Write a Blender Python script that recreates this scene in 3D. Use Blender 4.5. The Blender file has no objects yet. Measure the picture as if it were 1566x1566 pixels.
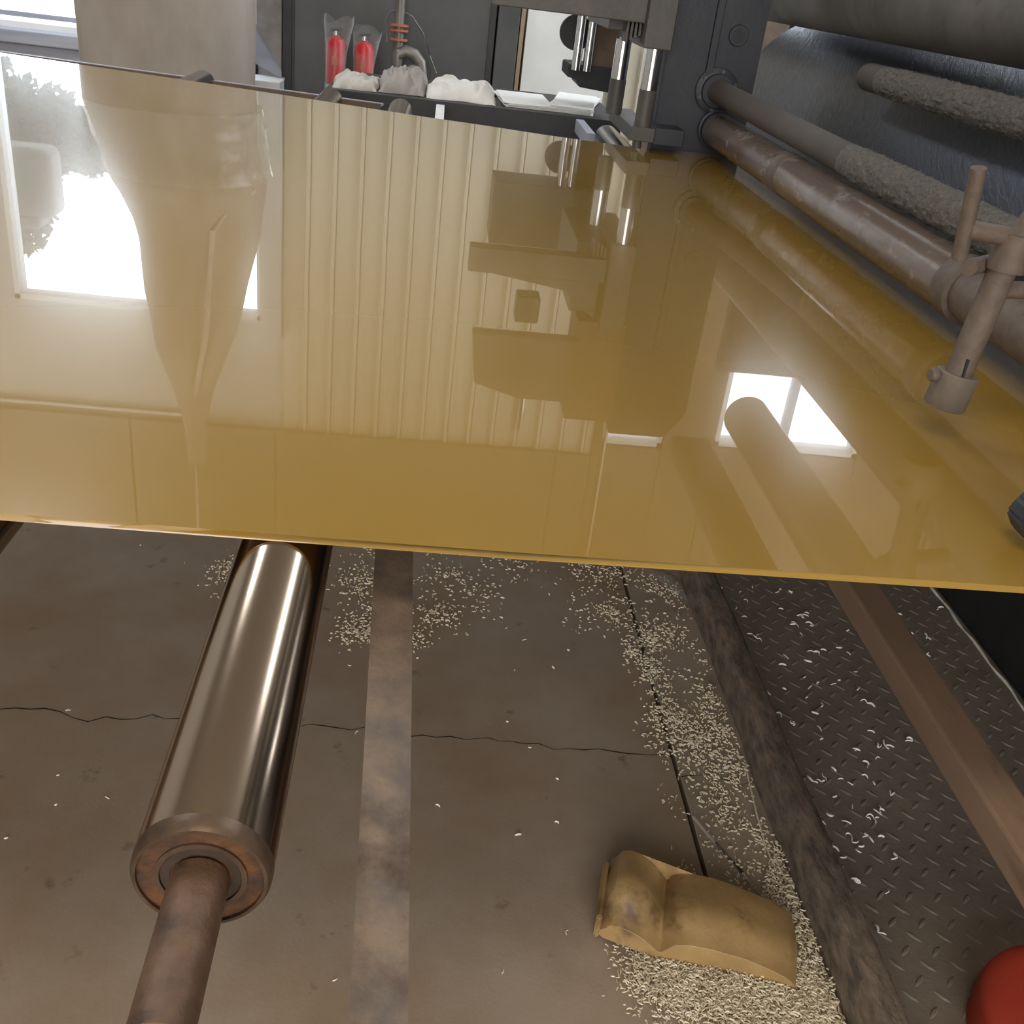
import bpy, bmesh, math, random
from mathutils import Vector, Matrix, noise
random.seed(7)
S = bpy.context.scene
COL = S.collection
PI = math.pi
# ------------------------------------------------------------------ camera
cam = bpy.data.cameras.new('camera'); co = bpy.data.objects.new('camera', cam); COL.objects.link(co)
B_ = (692-783., -60-783.); F_ = 1540.
V_ = [-363., 0]; V_[1] = (F_*F_ + B_[0]*V_[0])/(-B_[1])
yw = Vector((B_[0], B_[1], F_)).normalized(); zw = -Vector((V_[0], V_[1], F_)).normalized(); xw = yw.cross(zw)
rot = Matrix(((xw.x, -xw.y, -xw.z), (yw.x, -yw.y, -yw.z), (zw.x, -zw.y, -zw.z)))
co.matrix_world = Matrix.Translation((0, 0, 1.20)) @ rot.to_4x4()
cam.sensor_width = 36; cam.sensor_fit = 'HORIZONTAL'; cam.lens = 36*F_/1566.
cam.clip_start = .02; cam.clip_end = 100
S.camera = co
# ------------------------------------------------------------------ world, lights, exposure
S.view_settings.view_transform = 'Standard'; S.view_settings.look = 'None'
S.view_settings.gamma = 1; S.view_settings.use_curve_mapping = False
S.view_settings.exposure = 0.12
W = bpy.data.worlds.new('world'); S.world = W; W.use_nodes = True
W.node_tree.nodes['Background'].inputs[0].default_value = (.80, .90, 1, 1)
W.node_tree.nodes['Background'].inputs[1].default_value = 3.0
def area(name, loc, target, sx, sy, L, col):
    l = bpy.data.lights.new(name, 'AREA'); l.shape = 'RECTANGLE'; l.size = sx; l.size_y = sy
    l.energy = L*sx*sy*PI; l.color = col
    o = bpy.data.objects.new(name, l); COL.objects.link(o); o.location = loc
    o.rotation_euler = (Vector(target)-Vector(loc)).to_track_quat('-Z', 'Y').to_euler()
    return o
DAY = (.86, .93, 1.0); WARM = (1.0, .84, .66)
area('window_daylight', (-3.6, 12.5, 2.35), (-3.6, 0, 2.35), 6.0, 5.4, 2.8, DAY)
area('window_daylight', (1.42, 6.25, 2.2), (1.42, 0, 2.2), .55, 1.75, 3.2, DAY)
area('window_daylight', (2.45, 6.25, 2.2), (2.45, 0, 2.2), 1.2, 1.75, 3.2, DAY)
area('window_daylight', (4.6, 3.85, 2.6), (0, 3.85, 2.6), 4.1, 1.4, 9, DAY)
area('skylight_daylight', (-2.45, 4.3, 4.45), (-2.45, 4.3, 0), .7, 3.2, 14, DAY)
area('skylight_daylight', (2.75, 3.9, 4.45), (2.75, 3.9, 0), .7, 4.0, 8, DAY)
area('rear_fill', (-.5, -4.45, 1.95), (-.5, 2, 1.2), 4.0, 3.8, 2.7, WARM)  # added warm fill from behind the camera, no doorway known there
area('overhead_fill', (-.5, -.5, 4.2), (-.4, 0, 0), 1.6, .8, 10.0, WARM)  # added soft warm fill from above, not a known fitting

# ------------------------------------------------------------------ materials
def nm(name):
    m = bpy.data.materials.new(name); m.use_nodes = True
    nt = m.node_tree; return m, nt, nt.nodes['Principled BSDF']
def mat(name, c1, c2=None, rough=.6, metal=0., scale=20., bump=.0, bscale=60., stretch=(1,1,1), c3=None, s3=4., t3=(.55,.7), spec=.5, rvar=0., contrast=(.35,.65), c4=None, s4=6., t4=(.64,.70)):
    m, nt, p = nm(name); N = nt.nodes; L = nt.links
    tc = N.new('ShaderNodeTexCoord'); mp = N.new('ShaderNodeMapping'); L.new(tc.outputs['Object'], mp.inputs[0])
    mp.inputs['Scale'].default_value = stretch
    def noi(sc, det=6):
        n = N.new('ShaderNodeTexNoise'); n.inputs['Scale'].default_value = sc; n.inputs['Detail'].default_value = det+4
        n.inputs['Roughness'].default_value = .62; L.new(mp.outputs[0], n.inputs['Vector']); return n
    c2 = c2 or c1
    n1 = noi(scale); r = N.new('ShaderNodeMapRange'); r.inputs[1].default_value, r.inputs[2].default_value = contrast
    L.new(n1.outputs[0], r.inputs[0])
    mx = N.new('ShaderNodeMix'); mx.data_type = 'RGBA'; L.new(r.outputs[0], mx.inputs[0])
    mx.inputs[6].default_value = (*c1, 1); mx.inputs[7].default_value = (*c2, 1); out = mx.outputs[2]
    if c3:
        n3 = noi(s3); r3 = N.new('ShaderNodeMapRange'); r3.inputs[1].default_value, r3.inputs[2].default_value = t3
        L.new(n3.outputs[0], r3.inputs[0]); m3 = N.new('ShaderNodeMix'); m3.data_type = 'RGBA'
        L.new(r3.outputs[0], m3.inputs[0]); L.new(out, m3.inputs[6]); m3.inputs[7].default_value = (*c3, 1); out = m3.outputs[2]
    if c4:
        n4 = noi(s4, 1); r4 = N.new('ShaderNodeMapRange'); r4.inputs[1].default_value, r4.inputs[2].default_value = t4
        L.new(n4.outputs[0], r4.inputs[0]); m4 = N.new('ShaderNodeMix'); m4.data_type = 'RGBA'
        L.new(r4.outputs[0], m4.inputs[0]); L.new(out, m4.inputs[6]); m4.inputs[7].default_value = (*c4, 1); out = m4.outputs[2]
    L.new(out, p.inputs['Base Color'])
    p.inputs['Roughness'].default_value = rough; p.inputs['Metallic'].default_value = metal
    p.inputs['Specular IOR Level'].default_value = spec
    if rvar:
        rr = N.new('ShaderNodeMapRange'); rr.inputs[3].default_value = rough-rvar; rr.inputs[4].default_value = rough+rvar
        rr.inputs[1].default_value = .3; rr.inputs[2].default_value = .7
        L.new(n1.outputs[0], rr.inputs[0]); L.new(rr.outputs[0], p.inputs['Roughness'])
    if bump:
        nb = noi(bscale, 8); b = N.new('ShaderNodeBump'); b.inputs['Strength'].default_value = bump; b.inputs['Distance'].default_value = .01
        L.new(nb.outputs[0], b.inputs['Height']); L.new(b.outputs[0], p.inputs['Normal'])
    return m
M = {}
M['concrete'] = mat('concrete', (.43,.355,.285), (.33,.265,.205), rough=.6, scale=2.6, bump=.06, bscale=160, c3=(.30,.205,.125), s3=2.2, t3=(.42,.70), c4=(.15,.105,.07), s4=14, t4=(.64,.74), spec=.55, contrast=(.3,.7))
M['concrete_strip'] = mat('concrete_strip', (.42,.345,.27), (.33,.27,.21), rough=.6, scale=5, bump=.12, bscale=150, c3=(.09,.06,.045), s3=8, t3=(.6,.75))
M['crack'] = mat('crack_dark', (.018,.014,.010), rough=.9)
M['tread'] = mat('checker_steel', (.26,.218,.178), (.19,.158,.128), rough=.5, metal=.0, scale=5, bump=.15, bscale=90, spec=.5, rvar=.1)
M['rust_beam'] = mat('rusty_beam', (.26,.20,.15), (.085,.07,.06), rough=.7, scale=45, bump=.5, bscale=110, stretch=(1.4,.5,1), c3=(.15,.060,.025), s3=5, t3=(.60,.75))
M['brown_tube'] = mat('brown_painted_tube', (.30,.205,.14), (.22,.15,.105), rough=.55, scale=9, bump=.12, bscale=40, stretch=(1,.25,1), c3=(.05,.036,.027), s3=5, t3=(.58,.7))
M['strap'] = mat('worn_flat_bar', (.24,.175,.125), (.115,.095,.083), rough=.5, scale=26, bump=.2, bscale=40, c3=(.06,.03,.018), s3=8, t3=(.58,.7), metal=.2)
M['rust'] = mat('orange_rust', (.16,.062,.018), (.055,.028,.015), rough=.7, scale=70, bump=.3, bscale=200, c3=(.03,.02,.015), s3=60, t3=(.55,.7))
M['oldrust'] = mat('dark_old_rust', (.035,.024,.016), (.06,.035,.02), rough=.8, scale=90)
M['axle'] = mat('brown_axle', (.175,.10,.060), (.10,.058,.036), rough=.45, metal=.3, scale=50, bump=.2, bscale=200, c3=(.06,.036,.028), s3=50, t3=(.6,.7))
M['threadrust'] = mat('thread_rust', (.36,.14,.045), (.20,.08,.03), rough=.7, scale=30, bump=.3)
M['rim'] = mat('dull_steel_rim', (.15,.10,.065), (.06,.036,.022), rough=.42, metal=.6, scale=30, bump=.1)
M['black'] = mat('black_paint', (.012,.013,.016), (.022,.022,.024), rough=.5, scale=12, bump=.08)
M['navy'] = mat('dark_blue_machine_paint', (.018,.021,.032), (.032,.034,.044), rough=.5, scale=7, bump=.12, bscale=40, c3=(.075,.068,.062), s3=9, t3=(.62,.8))
M['greymach'] = mat('grey_machine_paint', (.085,.080,.072), (.055,.052,.048), rough=.5, scale=9, bump=.1, c3=(.12,.07,.045), s3=11, t3=(.66,.78))
M['rustpanel'] = mat('stained_brown_panel', (.09,.07,.052), (.15,.10,.065), rough=.7, scale=10, bump=.2)
M['chrome'] = mat('chrome', (.62,.62,.62), (.5,.5,.5), rough=.16, metal=1, scale=9)
M['dustpipe'] = mat('dusty_pipe', (.185,.140,.115), (.145,.110,.092), rough=.24, rvar=.10, scale=9, bump=.08, bscale=50, c3=(.28,.24,.205), s3=26, t3=(.58,.64), metal=.35, stretch=(1,.5,1))
M['rod'] = mat('dusty_rod', (.085,.072,.062), (.065,.056,.05), rough=.75, scale=8, bump=.1)
M['fuzz'] = mat('grey_fluff', (.20,.185,.165), (.12,.11,.10), rough=.95, scale=120, bump=.9, bscale=160)
M['dustroll'] = mat('dusty_grey_roll', (.16,.15,.14), (.10,.095,.09), rough=.55, metal=.25, scale=5, bump=.15, bscale=50, c3=(.06,.056,.054), s3=8, t3=(.55,.75))
M['oldtube'] = mat('dusty_brown_tube', (.135,.100,.078), (.095,.070,.055), rough=.6, scale=60, bump=.2, bscale=150, c3=(.06,.044,.034), s3=45, t3=(.62,.75))
M['sleeve'] = mat('dusty_sleeve', (.165,.135,.108), (.12,.098,.08), rough=.7, scale=25, bump=.2)
M['red'] = mat('red_paint', (.42,.045,.020), (.36,.038,.018), rough=.6, scale=8, bump=.05)
M['redext'] = mat('red_cylinder', (.55,.025,.03), (.48,.02,.025), rough=.35, scale=8)
M['whitelabel'] = mat('pale_label', (.62,.58,.54), (.5,.46,.44), rough=.5, scale=60)
M['shaving'] = mat('cream_shavings', (.84,.76,.60), (.62,.54,.38), rough=.5, scale=40)
M['shaving_white'] = mat('white_shavings', (.92,.90,.84), (.80,.76,.68), rough=.5, scale=40)
M['lump'] = mat('tan_purge_plastic', (.44,.29,.125), (.33,.215,.09), rough=.38, scale=14, bump=.12, bscale=60, c3=(.13,.075,.035), s3=16, t3=(.54,.72))
M['wallpanel'] = mat('cream_wall_sheet', (.56,.515,.42), (.50,.455,.365), rough=.5, scale=3, stretch=(1,1,.3))
M['upper'] = mat('dark_upper_wall', (.15,.125,.095), (.11,.092,.07), rough=.7, scale=4)
M['wall'] = mat('pale_grey_wall', (.52,.515,.49), (.47,.465,.45), rough=.7, scale=3)
M['ceil'] = mat('ceiling_sheet', (.42,.40,.35), rough=.6)
M['frame'] = mat('window_frame_grey', (.36,.37,.42), (.26,.27,.33), rough=.5, scale=6, stretch=(.3,1,3))
M['white'] = mat('white_paint', (.78,.78,.76), (.70,.70,.69), rough=.5, scale=5)
M['darkboard'] = mat('charcoal_cabinet', (.055,.056,.056), (.075,.074,.072), rough=.5, scale=4, bump=.05, c3=(.10,.098,.095), s3=3, t3=(.62,.8))
M['grime'] = mat('stained_pale_board', (.30,.275,.25), (.22,.20,.185), rough=.7, scale=14, c3=(.16,.14,.125), s3=12, t3=(.6,.7))
M['wood'] = mat('raw_wood_edge', (.42,.29,.19), (.30,.2,.13), rough=.7, scale=20, stretch=(1,1,.1))
M['steelpipe'] = mat('grey_steel_pipe', (.24,.22,.20), (.15,.14,.13), rough=.45, metal=.5, scale=10)
M['orange'] = mat('orange_flange', (.42,.12,.05), rough=.5)
M['cloth'] = mat('beige_cloth', (.48,.44,.39), (.40,.365,.32), rough=.9, scale=7, bump=.2)
M['clothgrey'] = mat('grey_cloth', (.34,.305,.275), (.28,.25,.225), rough=.9, scale=7, bump=.2)
M['clothwhite'] = mat('white_sack', (.80,.78,.74), (.62,.56,.50), rough=.8, scale=9, bump=.2)
M['paper'] = mat('white_sheets', (.82,.81,.78), rough=.6)
M['bag'] = mat('beige_woven_bag', (.34,.295,.25), (.28,.235,.195), rough=.8, scale=5, bump=.35, bscale=12, stretch=(1,1,.45))
M['tree'] = mat('dark_foliage', (.030,.040,.028), (.05,.06,.04), rough=.8, scale=8)
M['asphalt'] = mat('yard_ground', (.80,.80,.78), rough=.9)

def glass_film(name, rough, alpha, col=(.9,.9,.9)):
    m, nt, p = nm(name); N = nt.nodes; L = nt.links
    p.inputs['Base Color'].default_value = (*col, 1); p.inputs['Roughness'].default_value = rough
    p.inputs['Coat Weight'].default_value = 1; p.inputs['Coat Roughness'].default_value = rough
    lw = N.new('ShaderNodeLayerWeight'); lw.inputs[0].default_value = .4
    mr = N.new('ShaderNodeMapRange'); mr.inputs[3].default_value = alpha; mr.inputs[4].default_value = min(1, alpha+.55)
    tc = N.new('ShaderNodeTexCoord'); n = N.new('ShaderNodeTexNoise'); n.inputs['Scale'].default_value = 14; L.new(tc.outputs['Object'], n.inputs[0])
    b = N.new('ShaderNodeBump'); b.inputs['Strength'].default_value = .9; b.inputs['Distance'].default_value = .03
    L.new(n.outputs[0], b.inputs['Height']); L.new(b.outputs[0], p.inputs['Normal'])
    L.new(lw.outputs['Facing'], mr.inputs[0]); L.new(mr.outputs[0], p.inputs['Alpha'])
    return m
M['film'] = glass_film('clear_wrap_film', .08, .15, (.5,.49,.46)); M['bagfilm'] = glass_film('clear_bag_film', .15, .07, (.6,.6,.6))
M['pane'] = glass_film('window_pane', .02, .03, (.8,.9,1)); 

def sheet_material():
    m, nt, p = nm('amber_glossy_plastic'); N = nt.nodes; L = nt.links
    p.inputs['Base Color'].default_value = (.325, .196, .036, 1)
    p.inputs['Roughness'].default_value = .17; p.inputs['Specular IOR Level'].default_value = .34
    p.inputs['Coat Weight'].default_value = 1.0; p.inputs['Coat Roughness'].default_value = .008; p.inputs['Coat IOR'].default_value = 1.62
    tc = N.new('ShaderNodeTexCoord'); mp = N.new('ShaderNodeMapping'); mp.inputs['Scale'].default_value = (1.4, .5, 1)
    L.new(tc.outputs['Object'], mp.inputs[0])
    n = N.new('ShaderNodeTexNoise'); n.inputs['Scale'].default_value = 1.6; n.inputs['Detail'].default_value = 1.5; L.new(mp.outputs[0], n.inputs[0])
    b = N.new('ShaderNodeBump'); b.inputs['Strength'].default_value = 1; b.inputs['Distance'].default_value = .0010
    L.new(n.outputs[0], b.inputs['Height']); L.new(b.outputs[0], p.inputs['Coat Normal'])
    return m
M['sheet'] = sheet_material()

def roll_material():
    m, nt, p = nm('dark_scratched_roll'); N = nt.nodes; L = nt.links
    tc = N.new('ShaderNodeTexCoord')
    mp = N.new('ShaderNodeMapping'); mp.inputs['Scale'].default_value = (9, 9, 9); mp.inputs['Rotation'].default_value = (0, .5, .6)
    mp2 = N.new('ShaderNodeMapping'); mp2.inputs['Scale'].default_value = (1, .12, 1)
    L.new(tc.outputs['Object'], mp.inputs[0]); L.new(mp.outputs[0], mp2.inputs[0])
    n = N.new('ShaderNodeTexNoise'); n.inputs['Scale'].default_value = 9; n.inputs['Detail'].default_value = 8; n.inputs['Roughness'].default_value = .7
    L.new(mp2.outputs[0], n.inputs[0])
    r = N.new('ShaderNodeMapRange'); r.inputs[1].default_value = .3; r.inputs[2].default_value = .75; r.inputs[3].default_value = .28; r.inputs[4].default_value = .5
    L.new(n.outputs[0], r.inputs[0]); L.new(r.outputs[0], p.inputs['Roughness'])
    b = N.new('ShaderNodeBump'); b.inputs['Strength'].default_value = .8; b.inputs['Distance'].default_value = .004
    L.new(n.outputs[0], b.inputs['Height']); L.new(b.outputs[0], p.inputs['Normal'])
    p.inputs['Base Color'].default_value = (.12, .125, .145, 1); p.inputs['Metallic'].default_value = .95
    return m
M['roll'] = roll_material()

def steel_roller_material():
    m, nt, p = nm('brushed_steel_roller'); N = nt.nodes; L = nt.links
    tc = N.new('ShaderNodeTexCoord'); mp = N.new('ShaderNodeMapping'); mp.inputs['Scale'].default_value = (1, 1, 1)
    L.new(tc.outputs['Object'], mp.inputs[0])
    n = N.new('ShaderNodeTexNoise'); n.inputs['Scale'].default_value = 12; n.inputs['Detail'].default_value = 6; L.new(mp.outputs[0], n.inputs[0])
    r = N.new('ShaderNodeMapRange'); r.inputs[3].default_value = .16; r.inputs[4].default_value = .20; L.new(n.outputs[0], r.inputs[0]); L.new(r.outputs[0], p.inputs['Roughness'])
    p.inputs['Base Color'].default_value = (.36, .275, .205, 1); p.inputs['Metallic'].default_value = 1
    return m
M['roller'] = steel_roller_material()

# ------------------------------------------------------------------ helpers
def put(name, bm, m, parent=None, smooth=False, loc=None):
    me = bpy.data.meshes.new(name); bmesh.ops.recalc_face_normals(bm, faces=bm.faces); bm.to_mesh(me); bm.free()
    if isinstance(m, str): m = M[m]
    me.materials.append(m)
    if smooth:
        for p in me.polygons: p.use_smooth = True
        try: me.set_sharp_from_angle(angle=math.radians(40))
        except Exception: pass
    o = bpy.data.objects.new(name, me); COL.objects.link(o)
    if parent: o.parent = parent; o.matrix_parent_inverse = Matrix.Translation(-Vector(parent.location))
    if loc: o.location = loc
    return o
def thing(name, label, cat, loc=(0,0,0), group=None):
    o = bpy.data.objects.new(name, None); COL.objects.link(o); o.location = loc; o.empty_display_size = .05
    o['label'] = label; o['category'] = cat
    if group: o['group'] = group
    return o
def tag(o, label, cat, group=None):
    o['label'] = label; o['category'] = cat
    if group: o['group'] = group
    return o
def struct(name, bm, m, parent=None, **k):
    o = put(name, bm, m, parent, **k)
    if not parent: o['kind'] = 'structure'
    return o
def box(bm, x0, x1, y0, y1, z0, z1, bev=0, seg=2):
    r = bmesh.ops.create_cube(bm, size=1)
    for v in r['verts']:
        v.co = Vector(((x0+x1)/2+v.co.x*(x1-x0), (y0+y1)/2+v.co.y*(y1-y0), (z0+z1)/2+v.co.z*(z1-z0)))
    if bev:
        es = list({e for v in r['verts'] for e in v.link_edges})
        bmesh.ops.bevel(bm, geom=es, offset=bev, segments=seg, affect='EDGES', profile=.5)
    return bm
def bx(*a, **k): return box(bmesh.new(), *a, **k)
def cyl(bm, a, b, r, seg=24, r2=None, cap=True):
    a = Vector(a); b = Vector(b); r2 = r if r2 is None else r2
    q = (b-a).to_track_quat('Z', 'Y')
    A = [bm.verts.new(a+q@Vector((r*math.cos(t), r*math.sin(t), 0))) for t in [2*PI*i/seg for i in range(seg)]]
    C = [bm.verts.new(b+q@Vector((r2*math.cos(t), r2*math.sin(t), 0))) for t in [2*PI*i/seg for i in range(seg)]]
    for i in range(seg): bm.faces.new((A[i], A[(i+1)%seg], C[(i+1)%seg], C[i]))
    if cap: bm.faces.new(A[::-1]); bm.faces.new(C)
    return bm
def cy(*a, **k): return cyl(bmesh.new(), *a, **k)
def lathe(bm, a, b, prof, seg=40, capends=True):
    """prof: list of (t along a->b in metres, radius)"""
    a = Vector(a); d = (Vector(b)-a).normalized(); q = d.to_track_quat('Z', 'Y'); rings = []
    for t, r in prof:
        rings.append([bm.verts.new(a+d*t+q@Vector((r*math.cos(2*PI*i/seg), r*math.sin(2*PI*i/seg), 0))) for i in range(seg)])
    for R1, R2 in zip(rings, rings[1:]):
        for i in range(seg): bm.faces.new((R1[i], R1[(i+1)%seg], R2[(i+1)%seg], R2[i]))
    if capends: bm.faces.new(rings[0][::-1]); bm.faces.new(rings[-1])
    return bm
def la(*a, **k): return lathe(bmesh.new(), *a, **k)
def tube(bm, pts, r, seg=10, taper=None):
    pts = [Vector(p) for p in pts]; rings = []; n = len(pts)
    for i, p in enumerate(pts):
        d = (pts[min(i+1, n-1)]-pts[max(i-1, 0)]).normalized()
        q = d.to_track_quat('Z', 'Y'); rr = r*(taper(i/(n-1)) if taper else 1)
        rings.append([bm.verts.new(p+q@Vector((rr*math.cos(2*PI*k/seg), rr*math.sin(2*PI*k/seg), 0))) for k in range(seg)])
    for R1, R2 in zip(rings, rings[1:]):
        # match the twist of neighbouring rings
        off = min(range(seg), key=lambda o: (R1[0].co-R2[o].co).length)
        R2[:] = R2[off:]+R2[:off]
        for i in range(seg): bm.faces.new((R1[i], R1[(i+1)%seg], R2[(i+1)%seg], R2[i]))
    bm.faces.new(rings[0][::-1]); bm.faces.new(rings[-1]); return bm
def tb(*a, **k): return tube(bmesh.new(), *a, **k)
def prism(pts, axis, a, b, bev=0):
    """extrude polygon; axis 'y': pts are (x,z); axis 'x': pts are (y,z); axis 'z': pts are (x,y)"""
    bm = bmesh.new()
    def P(p, t): return {'y': (p[0], t, p[1]), 'x': (t, p[0], p[1]), 'z': (p[0], p[1], t)}[axis]
    A = [bm.verts.new(P(p, a)) for p in pts]; C = [bm.verts.new(P(p, b)) for p in pts]; n = len(pts)
    bm.faces.new(A); bm.faces.new(C[::-1])
    for i in range(n): bm.faces.new((A[i], C[i], C[(i+1)%n], A[(i+1)%n]))
    if bev: bmesh.ops.bevel(bm, geom=list(bm.edges), offset=bev, segments=2, affect='EDGES')
    return bm

# ------------------------------------------------------------------ setting
FX0, FX1, FY0, FY1, CZ = -4.5, 4.5, -4.3, 6.0, 4.5
fl = struct('floor', bx(FX0, FX1, FY0, FY1+.0, -.20, -.035), 'crack')
put('concrete_slab', bx(FX0, .4915, FY0, FY1, -.034, 0, bev=.0015, seg=1), 'concrete', fl)['label'] = 'brownish grey worn concrete'
put('concrete_slab', bx(.499, .70, FY0, FY1, -.034, .0, bev=.0015, seg=1), 'concrete_strip', fl)['label'] = 'narrow lighter concrete strip beside the joint'
put('concrete_slab', bx(.70, FX1, FY0, .55, -.034, -.006), 'concrete', fl)
put('concrete_slab', bx(.70, FX1, 3.2, FY1, -.034, -.006), 'concrete', fl)
put('concrete_slab', bx(1.27, FX1, .55, 3.2, -.034, -.006), 'concrete', fl)
# crack: a thin dark jagged groove
def crack(pts, w, seed, nm_='crack'):
    rnd = random.Random(seed); bm = bmesh.new(); P = []
    for (x0, y0), (x1, y1) in zip(pts, pts[1:]):
        n = max(3, int(math.hypot(x1-x0, y1-y0)/.022))
        for i in range(n):
            t = i/n; P.append((x0+(x1-x0)*t, y0+(y1-y0)*t+rnd.uniform(-.007, .007)))
    P.append(pts[-1]); L = None
    for x, y in P:
        ww = w*rnd.uniform(.4, 1.2)
        cur = (bm.verts.new((x, y-ww, .0006)), bm.verts.new((x, y+ww, .0006)))
        if L: bm.faces.new((L[0], cur[0], cur[1], L[1]))
        L = cur
    return put(nm_, bm, 'crack', fl)
crack([(-.672,1.389),(-.60,1.392),(-.52,1.372),(-.42,1.385),(-.33,1.376),(-.22,1.38),(-.13,1.385),(-.05,1.385),(.0,1.362),(.07,1.372),(.15,1.368),(.20,1.376),(.28,1.355),(.36,1.362),(.44,1.352),(.49,1.35)], .0012, 3)
crack([(.50,1.30),(.55,1.305),(.60,1.29),(.634,1.292)], .0010, 5)
crack([(.42,1.95),(.46,1.90),(.492,1.90)], .0008, 8)

def wall_cells(name, axis, pos, th, u0, u1, z0, z1, holes, m):
    """wall slab in the plane axis=pos, rectangular holes (ua, ub, za, zb)"""
    us = sorted({u0, u1, *[h[0] for h in holes], *[h[1] for h in holes]}); zs = sorted({z0, z1, *[h[2] for h in holes], *[h[3] for h in holes]})
    bm = bmesh.new()
    for a, b in zip(us, us[1:]):
        for c, d in zip(zs, zs[1:]):
            um, zm = (a+b)/2, (c+d)/2
            if any(h[0] < um < h[1] and h[2] < zm < h[3] for h in holes): continue
            if axis == 'y': box(bm, a, b, pos, pos+th, c, d)
            else: box(bm, pos, pos+th, a, b, c, d)
    return struct(name, bm, m)
wins = [(-2.42, -.985, .64, 2.44), (1.20, 1.60, 1.35, 3.06), (1.95, 2.93, 1.35, 3.02)]
wf = wall_cells('wall_far', 'y', 6.0, .12, FX0, FX1, 0, CZ, wins, 'wall')
wr = wall_cells('wall_right', 'x', 4.5, .12, FY0, 6.12, 0, CZ, [(1.8, 5.9, 1.9, 3.3)], 'wall')
wl = wall_cells('wall_left', 'x', -4.62, .12, FY0, 6.12, 0, CZ, [], 'wall')
wb = wall_cells('wall_back', 'y', -4.42, .12, FX0, FX1, 0, CZ, [(-2.5, 1.5, 0, 3.9)], 'wall')  # rear opening made to let the added fill in
ce = wall_cells('ceiling', 'y', 0, .1, 0, 1, 0, 1, [], 'ceil'); bpy.data.objects.remove(ce)
bm = bmesh.new()
for a in ((FX0-.1, -2.8, FY0, 6.1), (-2.1, 2.4, FY0, 6.1), (3.1, FX1+.1, FY0, 6.1), (-2.8, -2.1, FY0, 2.7), (-2.8, -2.1, 5.9, 6.1), (2.4, 3.1, FY0, 1.9), (2.4, 3.1, 5.9, 6.1)): box(bm, a[0], a[1], a[2], a[3], CZ-.1, CZ)
struct('ceiling', bm, 'ceil')
# ribbed cream cladding on the far wall
x = -.86
k = 0
while x < 1.12:
    p = put('wall_panel', prism([(x+.004, 6.0), (x+.004, 5.985), (x+.120, 5.985), (x+.128, 5.962), (x+.140, 5.962), (x+.148, 5.985), (x+.148, 6.0)], 'z', .0, 4.38), 'wallpanel', wf); x += .15; k += 1
put('conduit', cy((-4.4, 5.97, 3.10), (-1.35, 5.97, 3.10), .012, seg=8), 'white', wf)
for (a, b, c, d) in ((1.14, 1.195, .0, 4.38), (1.605, 1.945, .0, 4.38), (2.935, 3.6, 0, 4.38), (3.61, 4.4, 0, 4.38), (1.2, 1.6, 3.07, 4.38), (1.95, 2.93, 3.03, 4.38), (1.2, 1.6, 0, 1.34), (1.95, 2.93, 0, 1.34)):  # dark boards added so the right wall mirrors dimmer in the sheet
    put('dimming_panel', bx(a, b, 5.968, 5.999, c, d, bev=.002, seg=1), 'rustpanel', wf)['label'] = 'dark brown panel added to dim the wall mirrored in the sheet'
xx = FX0
while xx < 1.1:
    put('upper_panel', bx(xx+.006, min(xx+.9, 1.135)-.006, 5.93, 5.958, 3.14, 4.38, bev=.003, seg=1), 'upper', wf)['label'] = 'dark brown upper wall panel'; xx += .9
def window(n, x0, x1, z0, z1, mull=(), bars=(), fr='frame', t=.03):
    bm = bmesh.new()
    box(bm, x0, x1, 5.98, 6.10, z0, z0+t); box(bm, x0, x1, 5.98, 6.10, z1-t, z1)
    box(bm, x0, x0+t, 5.98, 6.10, z0, z1); box(bm, x1-t, x1, 5.98, 6.10, z0, z1)
    w = struct('window_%d' % n, bm, 'white')
    for a in mull: put('mullion', bx(a-.025, a+.025, 6.01, 6.07, z0, z1), fr, w)
    for a in bars: put('glazing_bar', bx(x0, x1, 6.02, 6.05, a-.012, a+.012), fr, w)
    put('pane', bx(x0+.01, x1-.01, 6.036, 6.040, z0+.01, z1-.01), 'pane', w)
    return w
w1 = window(1, -2.42, -.985, .64, 2.44, bars=(.702,))
put('window_sill', bx(-2.5, -1.0, 5.86, 6.02, .575, .64, bev=.006), 'frame', w1)
put('lower_rail', bx(-2.5, -1.0, 5.90, 5.99, .50, .572, bev=.006), 'frame', w1)['label'] = 'blue-grey rail under the sill'
window(2, 1.20, 1.60, 1.35, 3.06, bars=(2.95,))
window(3, 1.95, 2.93, 1.35, 3.02, mull=(2.42,))
bm = bmesh.new()
box(bm, 4.49, 4.6, 1.8, 5.9, 1.9, 1.94); box(bm, 4.49, 4.6, 1.8, 5.9, 3.26, 3.3)
w4 = struct('window_4', bm, 'white')
for a in (1.82, 3.15, 4.5, 5.88): put('mullion', bx(4.5, 4.56, a-.02, a+.02, 1.9, 3.3), 'frame', w4)
put('window_jamb', bx(-.985, -.87, 5.90, 6.0, .30, 2.55), 'wall', w1)['label'] = 'pale wall strip right of the window'

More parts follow.
